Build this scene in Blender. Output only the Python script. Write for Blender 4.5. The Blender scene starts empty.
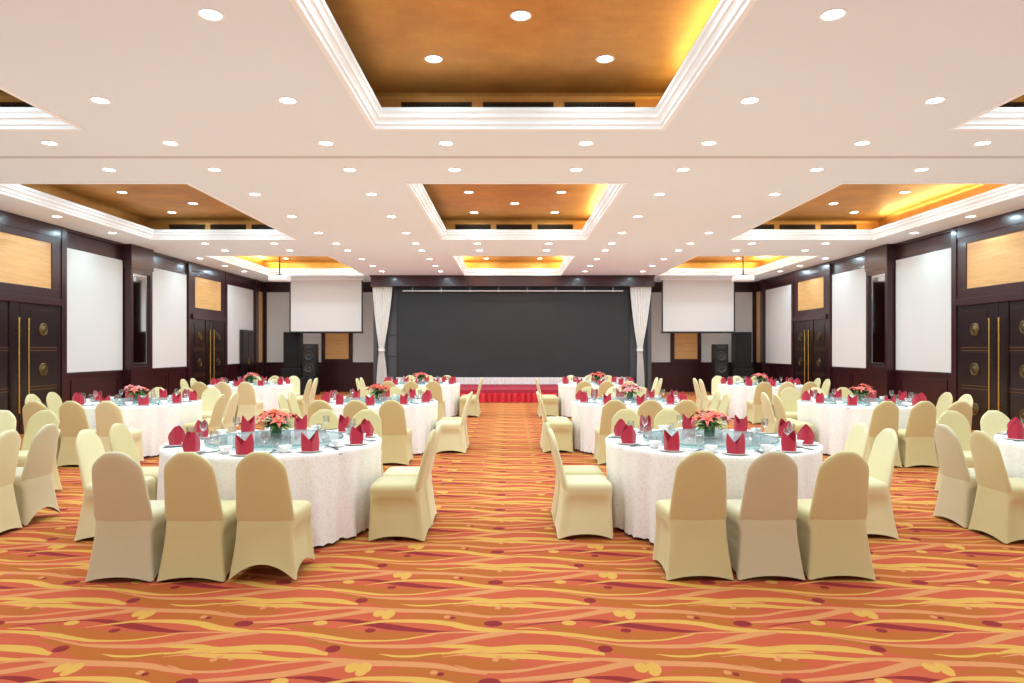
import bpy, bmesh, math, random
from mathutils import Vector, Matrix
random.seed(7)
PI = math.pi
scene = bpy.context.scene
COL = scene.collection

# ------------------------------------------------------------------ camera
EYE = 1.63
FPX = 682.67
cam_data = bpy.data.cameras.new('camera')
cam_data.sensor_width = 36.0
cam_data.lens = 24.0
cam_data.shift_x = 0.00195
cam_data.shift_y = 0.00732
cam_data.clip_start = 0.05
cam = bpy.data.objects.new('camera', cam_data)
cam.location = (0, 0, EYE)
cam.rotation_euler = (PI / 2, 0, 0)
COL.objects.link(cam)
scene.camera = cam

# ------------------------------------------------------------------ world, exposure
world = bpy.data.worlds.new('world')
scene.world = world
world.use_nodes = True
world.node_tree.nodes['Background'].inputs[0].default_value = (0.95, 0.97, 1.0, 1)
world.node_tree.nodes['Background'].inputs[1].default_value = 0.35
scene.view_settings.view_transform = 'Standard'
scene.view_settings.look = 'None'
scene.view_settings.gamma = 1.0
scene.view_settings.use_curve_mapping = False
scene.view_settings.exposure = 0.0
scene.cycles.use_denoising = True
scene.cycles.max_bounces = 10
scene.cycles.diffuse_bounces = 6
scene.cycles.glossy_bounces = 4
scene.cycles.transmission_bounces = 6
scene.cycles.transparent_max_bounces = 16
scene.cycles.sample_clamp_indirect = 6.0
scene.cycles.use_fast_gi = True          # soft ambient fill added to brighten the whole room; no fixture gives it
scene.cycles.fast_gi_method = 'ADD'
world.light_settings.ao_factor = 0.31
world.light_settings.distance = 2.2
scene.cycles.caustics_reflective = False
scene.cycles.caustics_refractive = False

LAMP_W = 10.6            # each ceiling downlight
COVE_W = 50.0            # each cove strip

# ------------------------------------------------------------------ materials
def lin(c):
    out = []
    for v in c:
        v = v / 255.0
        out.append(v / 12.92 if v <= 0.04045 else ((v + 0.055) / 1.055) ** 2.4)
    return (*out, 1.0)

def mat(name, rgb, rough=0.6, metal=0.0, coat=0.0, sheen=0.0, spec=0.5):
    m = bpy.data.materials.new(name)
    m.use_nodes = True
    b = m.node_tree.nodes['Principled BSDF']
    b.inputs['Base Color'].default_value = lin(rgb)
    b.inputs['Roughness'].default_value = rough
    b.inputs['Metallic'].default_value = metal
    b.inputs['Coat Weight'].default_value = coat
    b.inputs['Coat Roughness'].default_value = 0.12
    b.inputs['Sheen Weight'].default_value = sheen
    b.inputs['Specular IOR Level'].default_value = spec
    return m

class NT:
    """tiny node-tree helper"""
    def __init__(s, m):
        s.t = m.node_tree
        s.b = s.t.nodes['Principled BSDF']
    def n(s, kind, **kw):
        x = s.t.nodes.new(kind)
        for k, v in kw.items():
            setattr(x, k, v)
        return x
    def put(s, sock, v):
        if hasattr(v, 'links') or isinstance(v, bpy.types.NodeSocket):
            s.t.links.new(v, sock)
        else:
            sock.default_value = v
    def math(s, op, a, b=0.0, c=0.0):
        x = s.n('ShaderNodeMath', operation=op)
        s.put(x.inputs[0], a); s.put(x.inputs[1], b); s.put(x.inputs[2], c)
        return x.outputs[0]
    def mix(s, f, a, b):
        x = s.n('ShaderNodeMix', data_type='RGBA')
        s.put(x.inputs[0], f); s.put(x.inputs[6], a); s.put(x.inputs[7], b)
        return x.outputs[2]
    def coord(s, which='Object'):
        return s.n('ShaderNodeTexCoord').outputs[which]
    def mapping(s, vec, scale=(1, 1, 1), rot=(0, 0, 0)):
        x = s.n('ShaderNodeMapping')
        s.put(x.inputs['Vector'], vec)
        x.inputs['Scale'].default_value = scale
        x.inputs['Rotation'].default_value = rot
        return x.outputs[0]
    def noise(s, vec, scale, detail=2.0, rough=0.5, dist=0.0):
        x = s.n('ShaderNodeTexNoise')
        s.put(x.inputs['Vector'], vec)
        x.inputs['Scale'].default_value = scale
        x.inputs['Detail'].default_value = detail
        x.inputs['Roughness'].default_value = rough
        x.inputs['Distortion'].default_value = dist
        return x.outputs[0]
    def ramp(s, f, stops):
        x = s.n('ShaderNodeValToRGB')
        s.put(x.inputs[0], f)
        e = x.color_ramp.elements
        e[0].position, e[0].color = stops[0][0], stops[0][1]
        e[1].position, e[1].color = stops[-1][0], stops[-1][1]
        for p, c in stops[1:-1]:
            k = e.new(p); k.color = c
        return x.outputs[0]
    def bump(s, h, strength, dist=0.01):
        x = s.n('ShaderNodeBump')
        s.put(x.inputs['Height'], h)
        x.inputs['Strength'].default_value = strength
        x.inputs['Distance'].default_value = dist
        s.t.links.new(x.outputs[0], s.b.inputs['Normal'])
    def color(s, c):
        s.put(s.b.inputs['Base Color'], c)

def wood(name, c1, c2, rough, coat, scale=(1, 1, 6), nscale=3.0):
    m = mat(name, c1, rough, 0, coat)
    t = NT(m)
    v = t.mapping(t.coord(), scale)
    f = t.noise(v, nscale, 4, 0.6, 1.2)
    t.color(t.ramp(f, [(0.3, lin(c1)), (0.7, lin(c2))]))
    return m

M = {}
M['wood'] = wood('dark wood', (42, 12, 17), (56, 18, 22), 0.32, 0.22, (6, 6, 0.6))
M['wood_door'] = wood('door wood', (24, 8, 11), (32, 11, 14), 0.3, 0.15, (6, 6, 0.6))
M['insert'] = wood('honey wood', (205, 150, 90), (226, 176, 114), 0.4, 0.1, (0.6, 0.6, 9), 2.0)
M['ceiling'] = mat('ceiling paint', (228, 234, 236), 0.85)
M['plaster'] = mat('moulding paint', (246, 245, 243), 0.6)
M['track'] = mat('track grey', (205, 201, 198), 0.7)
M['brass'] = mat('brass', (214, 178, 98), 0.25, 1.0)
M['brass_dull'] = mat('dull brass', (112, 100, 70), 0.4, 1.0)
M['line'] = mat('thin brass line', (130, 100, 66), 0.4, 0.6)
M['black'] = mat('black plastic', (26, 26, 28), 0.45)
M['black_soft'] = mat('black grille cloth', (20, 20, 22), 0.8)
M['cone'] = mat('speaker cone', (48, 48, 50), 0.5)
M['grey'] = mat('dark grey panel', (74, 74, 76), 0.5)
M['metal'] = mat('satin steel', (178, 178, 178), 0.35, 1.0)
M['chrome'] = mat('mirror glass', (215, 218, 220), 0.04, 1.0)
M['bevel'] = mat('bevelled mirror edge', (220, 222, 222), 0.12, 1.0)
M['screen'] = mat('projection fabric', (216, 212, 208), 0.9)
M['white_plastic'] = mat('white plastic', (235, 234, 232), 0.4)
M['porcelain'] = mat('white porcelain', (244, 243, 240), 0.15)
M['napkin'] = mat('crimson napkin', (176, 28, 54), 0.7, sheen=0.2)
M['vase'] = mat('leaf lined vase', (58, 108, 66), 0.2, 0, 0.4)
M['leaf'] = mat('leaf green', (66, 116, 46), 0.5)
M['leaf2'] = mat('leaf light green', (112, 156, 70), 0.5)
M['coral'] = mat('coral petals', (242, 118, 104), 0.6)
M['orange_red'] = mat('orange red petals', (226, 84, 62), 0.6)
M['pink'] = mat('pink petals', (242, 148, 148), 0.6)
M['stamen'] = mat('stamen', (236, 206, 130), 0.6)
M['skirt'] = mat('red stage skirt', (206, 28, 48), 0.65, sheen=0.2)
M['stage_carpet'] = mat('stage carpet', (168, 44, 62), 0.95)
M['pleat'] = mat('white pleated cloth', (232, 228, 222), 0.85)
M['chopstick'] = mat('dark chopstick', (36, 40, 48), 0.35)
M['vent_dark'] = mat('vent shadow gap', (22, 16, 12), 0.8)
M['vent'] = mat('bronze vent', (74, 50, 26), 0.45, 0.6)

def fabric_panel():
    m = mat('white wall fabric', (210, 206, 201), 0.9)
    t = NT(m)
    f = t.noise(t.coord(), 160, 2)
    t.bump(f, 0.15, 0.002)
    return m
M['panel'] = fabric_panel()

def gold():
    m = mat('gold leaf', (205, 150, 66), 0.42, 0.75)
    t = NT(m)
    v = t.coord()
    f = t.noise(v, 1.6, 4, 0.6)
    br = t.n('ShaderNodeTexBrick')
    t.put(br.inputs['Vector'], v)
    br.inputs['Scale'].default_value = 2.2
    br.inputs['Mortar Size'].default_value = 0.004
    br.inputs['Color1'].default_value = (0, 0, 0, 1)
    br.inputs['Color2'].default_value = (0.35, 0.35, 0.35, 1)
    br.inputs['Mortar'].default_value = (1, 1, 1, 1)
    c = t.ramp(f, [(0.3, lin((204, 148, 78))), (0.7, lin((228, 176, 100)))])
    c = t.mix(t.math('MULTIPLY', br.outputs[0], 0.25), c, lin((150, 96, 40)))
    t.color(c)
    t.put(t.b.inputs['Roughness'], t.math('MULTIPLY_ADD', f, 0.2, 0.40))
    return m
M['gold'] = gold()

def cloth():
    m = mat('white damask', (244, 239, 235), 0.8)
    t = NT(m)
    v = t.coord()
    vo = t.n('ShaderNodeTexVoronoi')
    t.put(vo.inputs['Vector'], t.mapping(v, (1, 1, 0.7)))
    vo.inputs['Scale'].default_value = 52
    f = t.noise(v, 70, 2, 0.6, 1.5)
    k = t.math('MULTIPLY', t.math('LESS_THAN', vo.outputs['Distance'], 0.42), t.math('GREATER_THAN', f, 0.46))
    sep = t.n('ShaderNodeSeparateXYZ'); t.put(sep.inputs[0], v)
    below = t.math('LESS_THAN', sep.outputs[2], 0.758)
    k = t.math('MULTIPLY', k, below)
    t.color(t.mix(t.math('MULTIPLY', k, 0.75), lin((246, 241, 237)), lin((236, 224, 218))))
    t.bump(k, 0.35, 0.004)
    return m
M['cloth'] = cloth()

def spandex(name, rgb):
    m = mat(name, rgb, 0.5, sheen=0.25)
    t = NT(m)
    t.bump(t.noise(t.mapping(t.coord(), (1, 1, 0.4)), 9, 2), 0.12, 0.02)
    return m
COVERS = {
    'gold': spandex('cream gold spandex', (204, 188, 134)),
    'ivory': spandex('ivory spandex', (222, 209, 162)),
    'pale': spandex('greyish ivory spandex', (200, 186, 150)),
}

def clear(name, tint, gloss=0.12, rough=0.02, solid=0.0):
    m = bpy.data.materials.new(name)
    m.use_nodes = True
    t = m.node_tree
    t.nodes.clear()
    out = t.nodes.new('ShaderNodeOutputMaterial')
    tr = t.nodes.new('ShaderNodeBsdfTransparent'); tr.inputs[0].default_value = (*tint, 1)
    gl = t.nodes.new('ShaderNodeBsdfGlossy'); gl.inputs['Roughness'].default_value = rough
    df = t.nodes.new('ShaderNodeBsdfDiffuse'); df.inputs[0].default_value = (*[x * 0.9 for x in tint], 1)
    lw = t.nodes.new('ShaderNodeLayerWeight'); lw.inputs[0].default_value = 0.35
    mm = t.nodes.new('ShaderNodeMath'); mm.operation = 'MULTIPLY_ADD'
    t.links.new(lw.outputs['Facing'], mm.inputs[0]); mm.inputs[1].default_value = 0.55; mm.inputs[2].default_value = gloss
    m0 = t.nodes.new('ShaderNodeMixShader'); m0.inputs[0].default_value = solid
    t.links.new(tr.outputs[0], m0.inputs[1]); t.links.new(df.outputs[0], m0.inputs[2])
    mx = t.nodes.new('ShaderNodeMixShader')
    t.links.new(mm.outputs[0], mx.inputs[0]); t.links.new(m0.outputs[0], mx.inputs[1]); t.links.new(gl.outputs[0], mx.inputs[2])
    t.links.new(mx.outputs[0], out.inputs[0])
    return m
M['glass'] = clear('clear glass', (0.96, 0.97, 0.97), 0.06, 0.02, 0.02)
M['tglass'] = clear('tinted plate glass', (0.86, 0.97, 0.96), 0.03, 0.03, 0.30)
M['tedge'] = clear('green glass edge', (0.35, 0.62, 0.60), 0.08, 0.1, 0.5)

def emit(name, rgb, s):
    m = bpy.data.materials.new(name)
    m.use_nodes = True
    b = m.node_tree.nodes['Principled BSDF']
    b.inputs['Base Color'].default_value = (0.9, 0.9, 0.9, 1)
    b.inputs['Emission Color'].default_value = (*rgb, 1)
    b.inputs['Emission Strength'].default_value = s
    return m
M['lens'] = emit('lit lamp lens', (1.0, 0.97, 0.93), 14.0)

def led_wall():
    m = mat('led wall', (42, 44, 45), 0.65)
    t = NT(m)
    br = t.n('ShaderNodeTexBrick')
    t.put(br.inputs['Vector'], t.mapping(t.coord(), (1, 1, 1), (PI / 2, 0, 0)))
    br.offset = 0.0
    br.inputs['Scale'].default_value = 1.0
    br.inputs['Brick Width'].default_value = 0.5
    br.inputs['Row Height'].default_value = 0.5
    br.inputs['Mortar Size'].default_value = 0.004
    br.inputs['Color1'].default_value = lin((42, 44, 45))
    br.inputs['Color2'].default_value = lin((40, 42, 43))
    br.inputs['Mortar'].default_value = lin((35, 36, 37))
    t.color(br.outputs[0])
    return m
M['led'] = led_wall()

# carpet: a 1.48 x 0.715 m repeat of wavy strokes, spots and scallops
TW, TD, TX, TY = 1.48, 0.715, -2.453, 3.72
def uv_of(crop_x, crop_y, ox):
    px, py = ox + crop_x / 5.12, 594 + crop_y / 5.12
    z = EYE * FPX / (py - 349.0)
    return ((px - 510.0) * z / FPX - TX) / TW, (z - TY) / TD
def hv(crop_y, hw):          # a half width in crop pixels as a share of the repeat
    py = 594 + crop_y / 5.12
    z = EYE * FPX / (py - 349.0)
    return hw / 5.12 * z * z / (EYE * FPX) / TD

C_SAL, C_BRN = (184, 84, 56), (170, 92, 42)
C_YEL, C_PEA, C_MAR = (202, 152, 74), (198, 130, 82), (134, 44, 44)
STROKES = [  # colour, crop origin x, [(x, y, half width)]
    (C_BRN, 40, [(60, 168, 6), (200, 195, 22), (360, 212, 26), (500, 215, 22), (640, 200, 4)]),
    (C_BRN, 40, [(0, 235, 6), (120, 258, 20), (240, 285, 24), (380, 300, 22), (560, 300, 14), (660, 300, 3)]),
    (C_BRN, 40, [(480, 25, 8), (560, 42, 22), (700, 58, 24), (880, 58, 20), (1020, 40, 5)]),
    (C_BRN, 40, [(560, 120, 4), (700, 112, 16), (850, 125, 24), (1000, 148, 20), (1150, 165, 4)]),
    (C_BRN, 190, [(60, 50, 4), (180, 72, 22), (320, 90, 26), (470, 88, 8)]),
    (C_BRN, 190, [(520, 158, 4), (640, 185, 22), (780, 215, 22), (900, 228, 6)]),
    (C_MAR, 40, [(190, 134, 1), (300, 136, 9), (400, 152, 15), (500, 168, 18), (600, 182, 13), (750, 195, 7), (960, 196, 1)]),
    (C_YEL, 40, [(-260, 52, 2), (-120, 40, 10), (20, 36, 15), (160, 28, 13), (300, 32, 15), (440, 52, 6)]),
    (C_YEL, 40, [(-180, 52, 3), (-40, 58, 10), (100, 60, 12), (240, 70, 8), (380, 72, 3)]),
    (C_PEA, 40, [(320, 66, 3), (440, 72, 9), (560, 82, 13), (700, 86, 12), (850, 92, 12), (960, 108, 9), (1060, 122, 3)]),
    (C_PEA, 40, [(-240, 148, 2), (-100, 142, 8), (50, 134, 12), (180, 124, 14), (320, 106, 14), (460, 88, 12), (560, 82, 4)]),
    (C_PEA, 40, [(-60, 118, 1), (100, 98, 4), (260, 80, 5), (440, 70, 2)]),
    (C_YEL, 40, [(230, 172, 1), (400, 150, 6), (550, 138, 9), (700, 140, 12), (820, 152, 15), (940, 176, 12), (1060, 188, 10)]),
    (C_YEL, 190, [(40, 160, 2), (160, 178, 14), (280, 192, 12), (420, 194, 9), (600, 206, 12), (760, 228, 10), (900, 240, 7), (1024, 238, 5), (1160, 222, 5), (1260, 205, 2)]),
    (C_PEA, 40, [(0, 214, 2), (150, 246, 5), (300, 270, 6), (450, 272, 8), (600, 265, 12), (750, 246, 16), (900, 222, 17), (1024, 206, 14), (1150, 196, 4)]),
    (C_YEL, 40, [(620, 268, 3), (760, 268, 13), (900, 282, 15), (1024, 292, 10), (1140, 300, 3)]),
    (C_YEL, 40, [(660, 52, 1), (760, 60, 5), (900, 50, 4), (1010, 45, 1)]),
    (C_PEA, 40, [(480, 8, 2), (620, 20, 5), (800, 22, 6), (960, 10, 3)]),
    (C_PEA, 190, [(180, 92, 2), (330, 115, 6), (450, 110, 6), (600, 90, 4), (740, 76, 1)]),
    (C_PEA, 190, [(150, 62, 1), (280, 50, 4), (360, 42, 1)]),
    (C_MAR, 190, [(370, 167, 1), (480, 155, 4), (640, 140, 3), (720, 137, 1)]),
    (C_YEL, 190, [(360, 178, 1), (440, 174, 4), (520, 184, 1)]),
    (C_PEA, 40, [(640, 205, 1), (760, 198, 5), (900, 196, 5), (1000, 196, 1)]),
]
SPOTS = [  # colour, crop origin, x, y, rx, ry
    (C_MAR, 40, 478, 33, 37, 15), (C_MAR, 40, 382, 187, 33, 13), (C_MAR, 190, 275, 152, 56, 18), (C_MAR, 40, 862, 123, 18, 8),
    (C_YEL, 40, 162, 148, 43, 14), (C_YEL, 40, 505, 100, 34, 20), (C_YEL, 40, 555, 102, 36, 24), (C_YEL, 40, 530, 116, 28, 16),
    (C_PEA, 40, 838, 117, 20, 9), (C_PEA, 190, 372, 72, 18, 8), (C_PEA, 190, 398, 62, 16, 7), (C_PEA, 190, 450, 69, 17, 6),
]
def carpet():
    m = mat('wave carpet', C_SAL, 0.95, spec=0.1)
    t = NT(m)
    co = t.coord('Object')
    sep = t.n('ShaderNodeSeparateXYZ'); t.put(sep.inputs[0], co)
    u = t.math('DIVIDE', t.math('SUBTRACT', sep.outputs[0], TX), TW)
    v = t.math('DIVIDE', t.math('SUBTRACT', sep.outputs[1], TY), TD)
    tone = t.noise(t.mapping(co, (1.0, 2.5, 1)), 1.2, 1)
    col = t.mix(tone, lin((178, 78, 50)), lin((190, 90, 62)))
    def curve(fac, pts):
        x = t.n('ShaderNodeFloatCurve')
        t.put(x.inputs['Value'], fac)
        c = x.mapping.curves[0]
        x.mapping.use_clip = False
        while len(c.points) < len(pts):
            c.points.new(0.5, 0.5)
        for p, (a, b) in zip(c.points, pts):
            p.location = (a, b)
            p.handle_type = 'AUTO_CLAMPED'
        x.mapping.update()
        return x.outputs[0]
    def wrap(a):
        return t.math('WRAP', a, 0.5, -0.5)
    for colr, ox, pts in STROKES:
        q = [(*uv_of(x, y, ox), hv(y, w) * (0.8 if colr == C_BRN else 0.78)) for x, y, w in pts]
        u0, u1 = q[0][0], q[-1][0]
        vs = [p[1] for p in q]
        v0 = min(vs) - 0.02; span = max(vs) - v0 + 0.02
        wmax = max(p[2] for p in q)
        uu = t.math('FRACT', t.math('SUBTRACT', u, u0))
        s = t.math('DIVIDE', uu, u1 - u0)
        cpts = [((p[0] - u0) / (u1 - u0), (p[1] - v0) / span) for p in q]
        wpts = [((p[0] - u0) / (u1 - u0), p[2] / wmax) for p in q]
        c = t.math('MULTIPLY_ADD', curve(s, cpts), span, v0)
        w = t.math('MULTIPLY', curve(s, wpts), wmax)
        w = t.math('MULTIPLY', w, t.math('LESS_THAN', s, 1.0))
        d = t.math('ABSOLUTE', wrap(t.math('SUBTRACT', v, c)))
        col = t.mix(t.math('LESS_THAN', d, w), col, lin(colr))
    for colr, ox, x, y, rx, ry in SPOTS:
        cu, cv = uv_of(x, y, ox)
        ru = abs(uv_of(x + rx, y, ox)[0] - cu) * 0.85; rv = hv(y, ry) * 0.85
        a = t.math('DIVIDE', wrap(t.math('SUBTRACT', u, cu)), ru)
        b = t.math('DIVIDE', wrap(t.math('SUBTRACT', v, cv)), rv)
        r2 = t.math('ADD', t.math('MULTIPLY', a, a), t.math('MULTIPLY', b, b))
        col = t.mix(t.math('LESS_THAN', r2, 1.0), col, lin(colr))
    fuzz = t.noise(co, 260, 2)
    hs = t.n('ShaderNodeHueSaturation')
    t.put(hs.inputs['Color'], col)
    t.put(hs.inputs['Value'], t.math('MULTIPLY_ADD', fuzz, 0.4, 0.8))
    t.color(hs.outputs[0])
    t.bump(fuzz, 0.3, 0.004)
    return m
M['carpet'] = carpet()

# ------------------------------------------------------------------ mesh helpers
def add_box(bm, x0, x1, y0, y1, z0, z1, bev=0.0):
    r = bmesh.ops.create_cube(bm, size=1.0)
    vs = r['verts']
    bmesh.ops.scale(bm, vec=(abs(x1 - x0), abs(y1 - y0), abs(z1 - z0)), verts=vs)
    bmesh.ops.translate(bm, vec=((x0 + x1) / 2, (y0 + y1) / 2, (z0 + z1) / 2), verts=vs)
    if bev > 0:
        es = list({e for v in vs for e in v.link_edges})
        bmesh.ops.bevel(bm, geom=es, offset=bev, segments=2, affect='EDGES', profile=0.7)
def add_lathe(bm, prof, seg=24, loc=(0, 0, 0), cap0=True, cap1=True):
    rings = []
    for r, z in prof:
        rings.append([bm.verts.new((loc[0] + r * math.cos(2 * PI * i / seg), loc[1] + r * math.sin(2 * PI * i / seg), loc[2] + z)) for i in range(seg)])
    for a, b in zip(rings, rings[1:]):
        for i in range(seg):
            j = (i + 1) % seg
            bm.faces.new((a[i], a[j], b[j], b[i]))
    if cap0 and prof[0][0] > 1e-6:
        bm.faces.new(list(reversed(rings[0])))
    if cap1 and prof[-1][0] > 1e-6:
        bm.faces.new(rings[-1])
def add_tube(bm, pts, r, seg=10):
    pts = [Vector(p) for p in pts]
    rings = []
    for i, p in enumerate(pts):
        d = (pts[min(i + 1, len(pts) - 1)] - pts[max(i - 1, 0)]).normalized()
        up = Vector((0, 0, 1)) if abs(d.z) < 0.9 else Vector((1, 0, 0))
        a = d.cross(up).normalized(); b = d.cross(a)
        rr = r[i] if isinstance(r, (list, tuple)) else r
        rings.append([bm.verts.new(p + rr * (a * math.cos(2 * PI * k / seg) + b * math.sin(2 * PI * k / seg))) for k in range(seg)])
    for a, b in zip(rings, rings[1:]):
        for k in range(seg):
            j = (k + 1) % seg
            bm.faces.new((a[k], a[j], b[j], b[k]))
    bm.faces.new(rings[0]); bm.faces.new(list(reversed(rings[-1])))
def loft(bm, rings, cap0=False, cap1=False):
    vr = [[bm.verts.new(p) for p in ring] for ring in rings]
    n = len(vr[0])
    for a, b in zip(vr, vr[1:]):
        for i in range(n):
            j = (i + 1) % n
            bm.faces.new((a[i], a[j], b[j], b[i]))
    if cap0: bm.faces.new(list(reversed(vr[0])))
    if cap1: bm.faces.new(vr[-1])
    return vr
def mesh_of(name, bm, m, smooth=False, angle=40):
    bmesh.ops.recalc_face_normals(bm, faces=bm.faces)
    me = bpy.data.meshes.new(name)
    bm.to_mesh(me); bm.free()
    me.materials.append(m)
    if smooth:
        for p in me.polygons: p.use_smooth = True
        me.set_sharp_from_angle(angle=math.radians(angle))
    return me
def put(name, me, parent=None, loc=(0, 0, 0), rz=0.0, rot=None, scale=None):
    o = bpy.data.objects.new(name, me)
    COL.objects.link(o)
    o.location = loc
    o.rotation_euler = rot if rot else (0, 0, rz)
    if scale: o.scale = scale
    if parent: o.parent = parent
    return o
def obj(name, bm, m, parent=None, smooth=False, loc=(0, 0, 0), rz=0.0):
    return put(name, mesh_of(name, bm, m, smooth), parent, loc, rz)
def tag(o, label, cat, group=None):
    o['label'] = label; o['category'] = cat
    if group: o['group'] = group
    return o
def struct(o):
    o['kind'] = 'structure'
    return o
def thing(name, label, cat, loc=(0, 0, 0), rz=0.0, group=None):
    return tag(put(name, None, None, loc, rz), label, cat, group)
def remat(me, m):
    c = me.copy(); c.materials.clear(); c.materials.append(m)
    return c
def boxes(name, m, lst, parent=None, bev=0.0):
    bm = bmesh.new()
    for b in lst: add_box(bm, *b, bev)
    return obj(name, bm, m, parent)

# ------------------------------------------------------------------ room shell
XL, XR, YB, YF, ZC = -9.40, 9.36, -3.0, 26.0, 4.18
struct(boxes('floor', M['carpet'], [(XL - 0.3, XR + 0.3, YB, YF + 0.3, -0.1, 0.0)])).location = (0, 0, 0)
GX = [(-8.30, -4.98), (-1.555, 1.75), (5.12, 8.43)]
GY = [(2.55, 7.87), (10.50, 15.84), (18.65, 23.5)]
bm = bmesh.new()
xs = sorted([XL - 0.3, XR + 0.3] + [x for a in GX for x in a]); ys = sorted([YB, YF + 0.3] + [y for a in GY for y in a])
vv = {(i, j): bm.verts.new((x, y, ZC)) for i, x in enumerate(xs) for j, y in enumerate(ys)}
for i in range(len(xs) - 1):
    for j in range(len(ys) - 1):
        if any(a[0] <= xs[i] < a[1] for a in GX) and any(a[0] <= ys[j] < a[1] for a in GY): continue
        bm.faces.new((vv[i, j], vv[i, j + 1], vv[i + 1, j + 1], vv[i + 1, j]))
struct(obj('ceiling', bm, M['ceiling']))
struct(boxes('trim_1', M['track'], [(XL, XR, 9.02, 9.04, ZC - 0.006, ZC + 0.0), (XL, XR, 9.095, 9.115, ZC - 0.006, ZC), (XL, XR, 9.04, 9.095, ZC - 0.003, ZC)]))

# coffers: white stepped moulding, gold lining, vents
def sweep_rect(bm, x0, x1, y0, y1, prof):
    """prof: (inward offset, z)"""
    rings = []
    for p, z in prof:
        rings.append([bm.verts.new(q) for q in ((x0 + p, y0 + p, z), (x1 - p, y0 + p, z), (x1 - p, y1 - p, z), (x0 + p, y1 - p, z))])
    for a, b in zip(rings, rings[1:]):
        for i in range(4):
            j = (i + 1) % 4
            bm.faces.new((a[i], a[j], b[j], b[i]))
    return rings
MOULD = [(-0.05, ZC + 0.002), (-0.05, ZC - 0.014), (0.0, ZC - 0.014), (0.0, ZC + 0.03), (0.022, ZC + 0.034), (0.022, ZC + 0.06),
         (0.03, ZC + 0.075), (0.045, ZC + 0.092), (0.062, ZC + 0.10), (0.062, ZC + 0.135), (0.074, ZC + 0.15), (0.09, ZC + 0.158), (0.09, ZC + 0.205), (-0.26, ZC + 0.21)]
LINING = [(-0.26, ZC + 0.205), (-0.26, ZC + 0.42), (-0.25, ZC + 0.455), (-0.225, ZC + 0.485), (-0.18, ZC + 0.5)]
tn = 2
for j, (y0, y1) in enumerate(GY):
    for i, (x0, x1) in enumerate(GX):
        bm = bmesh.new(); sweep_rect(bm, x0, x1, y0, y1, MOULD)
        tr = struct(obj('trim_%d' % tn, bm, M['plaster'])); tn += 1
        bm = bmesh.new(); r = sweep_rect(bm, x0, x1, y0, y1, LINING)
        bm.faces.new(r[-1])
        for f in bm.faces: f.normal_flip()
        struct(obj('ceiling', bm, M['gold'])).name = 'ceiling.%03d' % (1 + j * 3 + i)

# vents high on the far side of each coffer
bmF = bmesh.new(); W_, H_ = 0.84, 0.17
for b in ((-W_/2, W_/2, -0.02, 0.0, H_ - 0.02, H_), (-W_/2, W_/2, -0.02, 0.0, 0, 0.02), (-W_/2, -W_/2 + 0.02, -0.02, 0.0, 0.02, H_ - 0.02), (W_/2 - 0.02, W_/2, -0.02, 0.0, 0.02, H_ - 0.02)):
    add_box(bmF, *b)
VENT_FRAME = mesh_of('frame', bmF, M['vent'])
bmG = bmesh.new()
for k in range(26):
    x = -W_/2 + 0.035 + k * (W_ - 0.07) / 25
    add_box(bmG, x - 0.006, x + 0.006, -0.012, -0.002, 0.02, H_ - 0.02)
VENT_GRILLE = mesh_of('grille', bmG, M['vent'])
bmK = bmesh.new(); add_box(bmK, -W_/2 + 0.015, W_/2 - 0.015, -0.002, 0.0, 0.015, H_ - 0.015)
VENT_BACK = mesh_of('backing', bmK, M['vent_dark'])
ROWN = ['front', 'middle', 'rear']; COLN = ['left', 'centre', 'right']; THREE = ['left', 'middle', 'right']
for j, (y0, y1) in enumerate(GY):
    for i, (x0, x1) in enumerate(GX):
        if j == 2: continue          # the rear coffers show plain gold sides
        for k in range(3):
            xc = (x0 + x1) / 2 + (k - 1) * 0.97 + 0.0
            t = thing('air_vent', 'long bronze air vent, %s of three, far wall of the %s %s gold coffer' % (THREE[k], ROWN[j], COLN[i]), 'vent', (xc, y1 + 0.259, ZC + 0.215), 0, 'air vents in the gold coffers')
            put('frame', VENT_FRAME, t); put('grille', VENT_GRILLE, t); put('backing', VENT_BACK, t)

# cove strips tucked on the coffer ledges
def cove(x, y0, y1, side, w):
    L = bpy.data.lights.new('cove strip', 'AREA')
    L.shape = 'RECTANGLE'; L.size = 0.06; L.size_y = y1 - y0; L.energy = w; L.color = (1.0, 0.78, 0.38)
    o = bpy.data.objects.new('cove_strip', L); COL.objects.link(o)
    o.location = (x, (y0 + y1) / 2, ZC + 0.225)
    o.rotation_euler = (0, math.radians(180 - 35 * side), 0)
for j, (y0, y1) in enumerate(GY):
    for i, (x0, x1) in enumerate(GX):
        w = COVE_W * (0.36, 0.75, 2.4)[j]
        if i >= 1 or j == 2: cove(x1 + 0.13, y0 + 0.1, y1 - 0.1, 1, w)
        if i == 2 or j == 2: cove(x0 - 0.13, y0 + 0.1, y1 - 0.1, -1, w)

# ------------------------------------------------------------------ walls
struct(boxes('wall_left', M['wood'], [(XL - 0.2, XL, YB, YF, 0, ZC)]))
struct(boxes('wall_right', M['wood'], [(XR, XR + 0.2, YB, YF, 0, ZC)]))
struct(boxes('wall_far', M['wood'], [(XL - 0.2, XR + 0.2, YF, YF + 0.2, 0, ZC)]))

def wb(side, u0, u1, z0, z1, o0, o1):
    """a box on a side wall: along Y from u0 to u1, standing out of the wall from o0 to o1"""
    return (XL + o0, XL + o1, u0, u1, z0, z1) if side < 0 else (XR - o1, XR - o0, u0, u1, z0, z1)
def wx(side, o): return XL + o if side < 0 else XR - o

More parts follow.
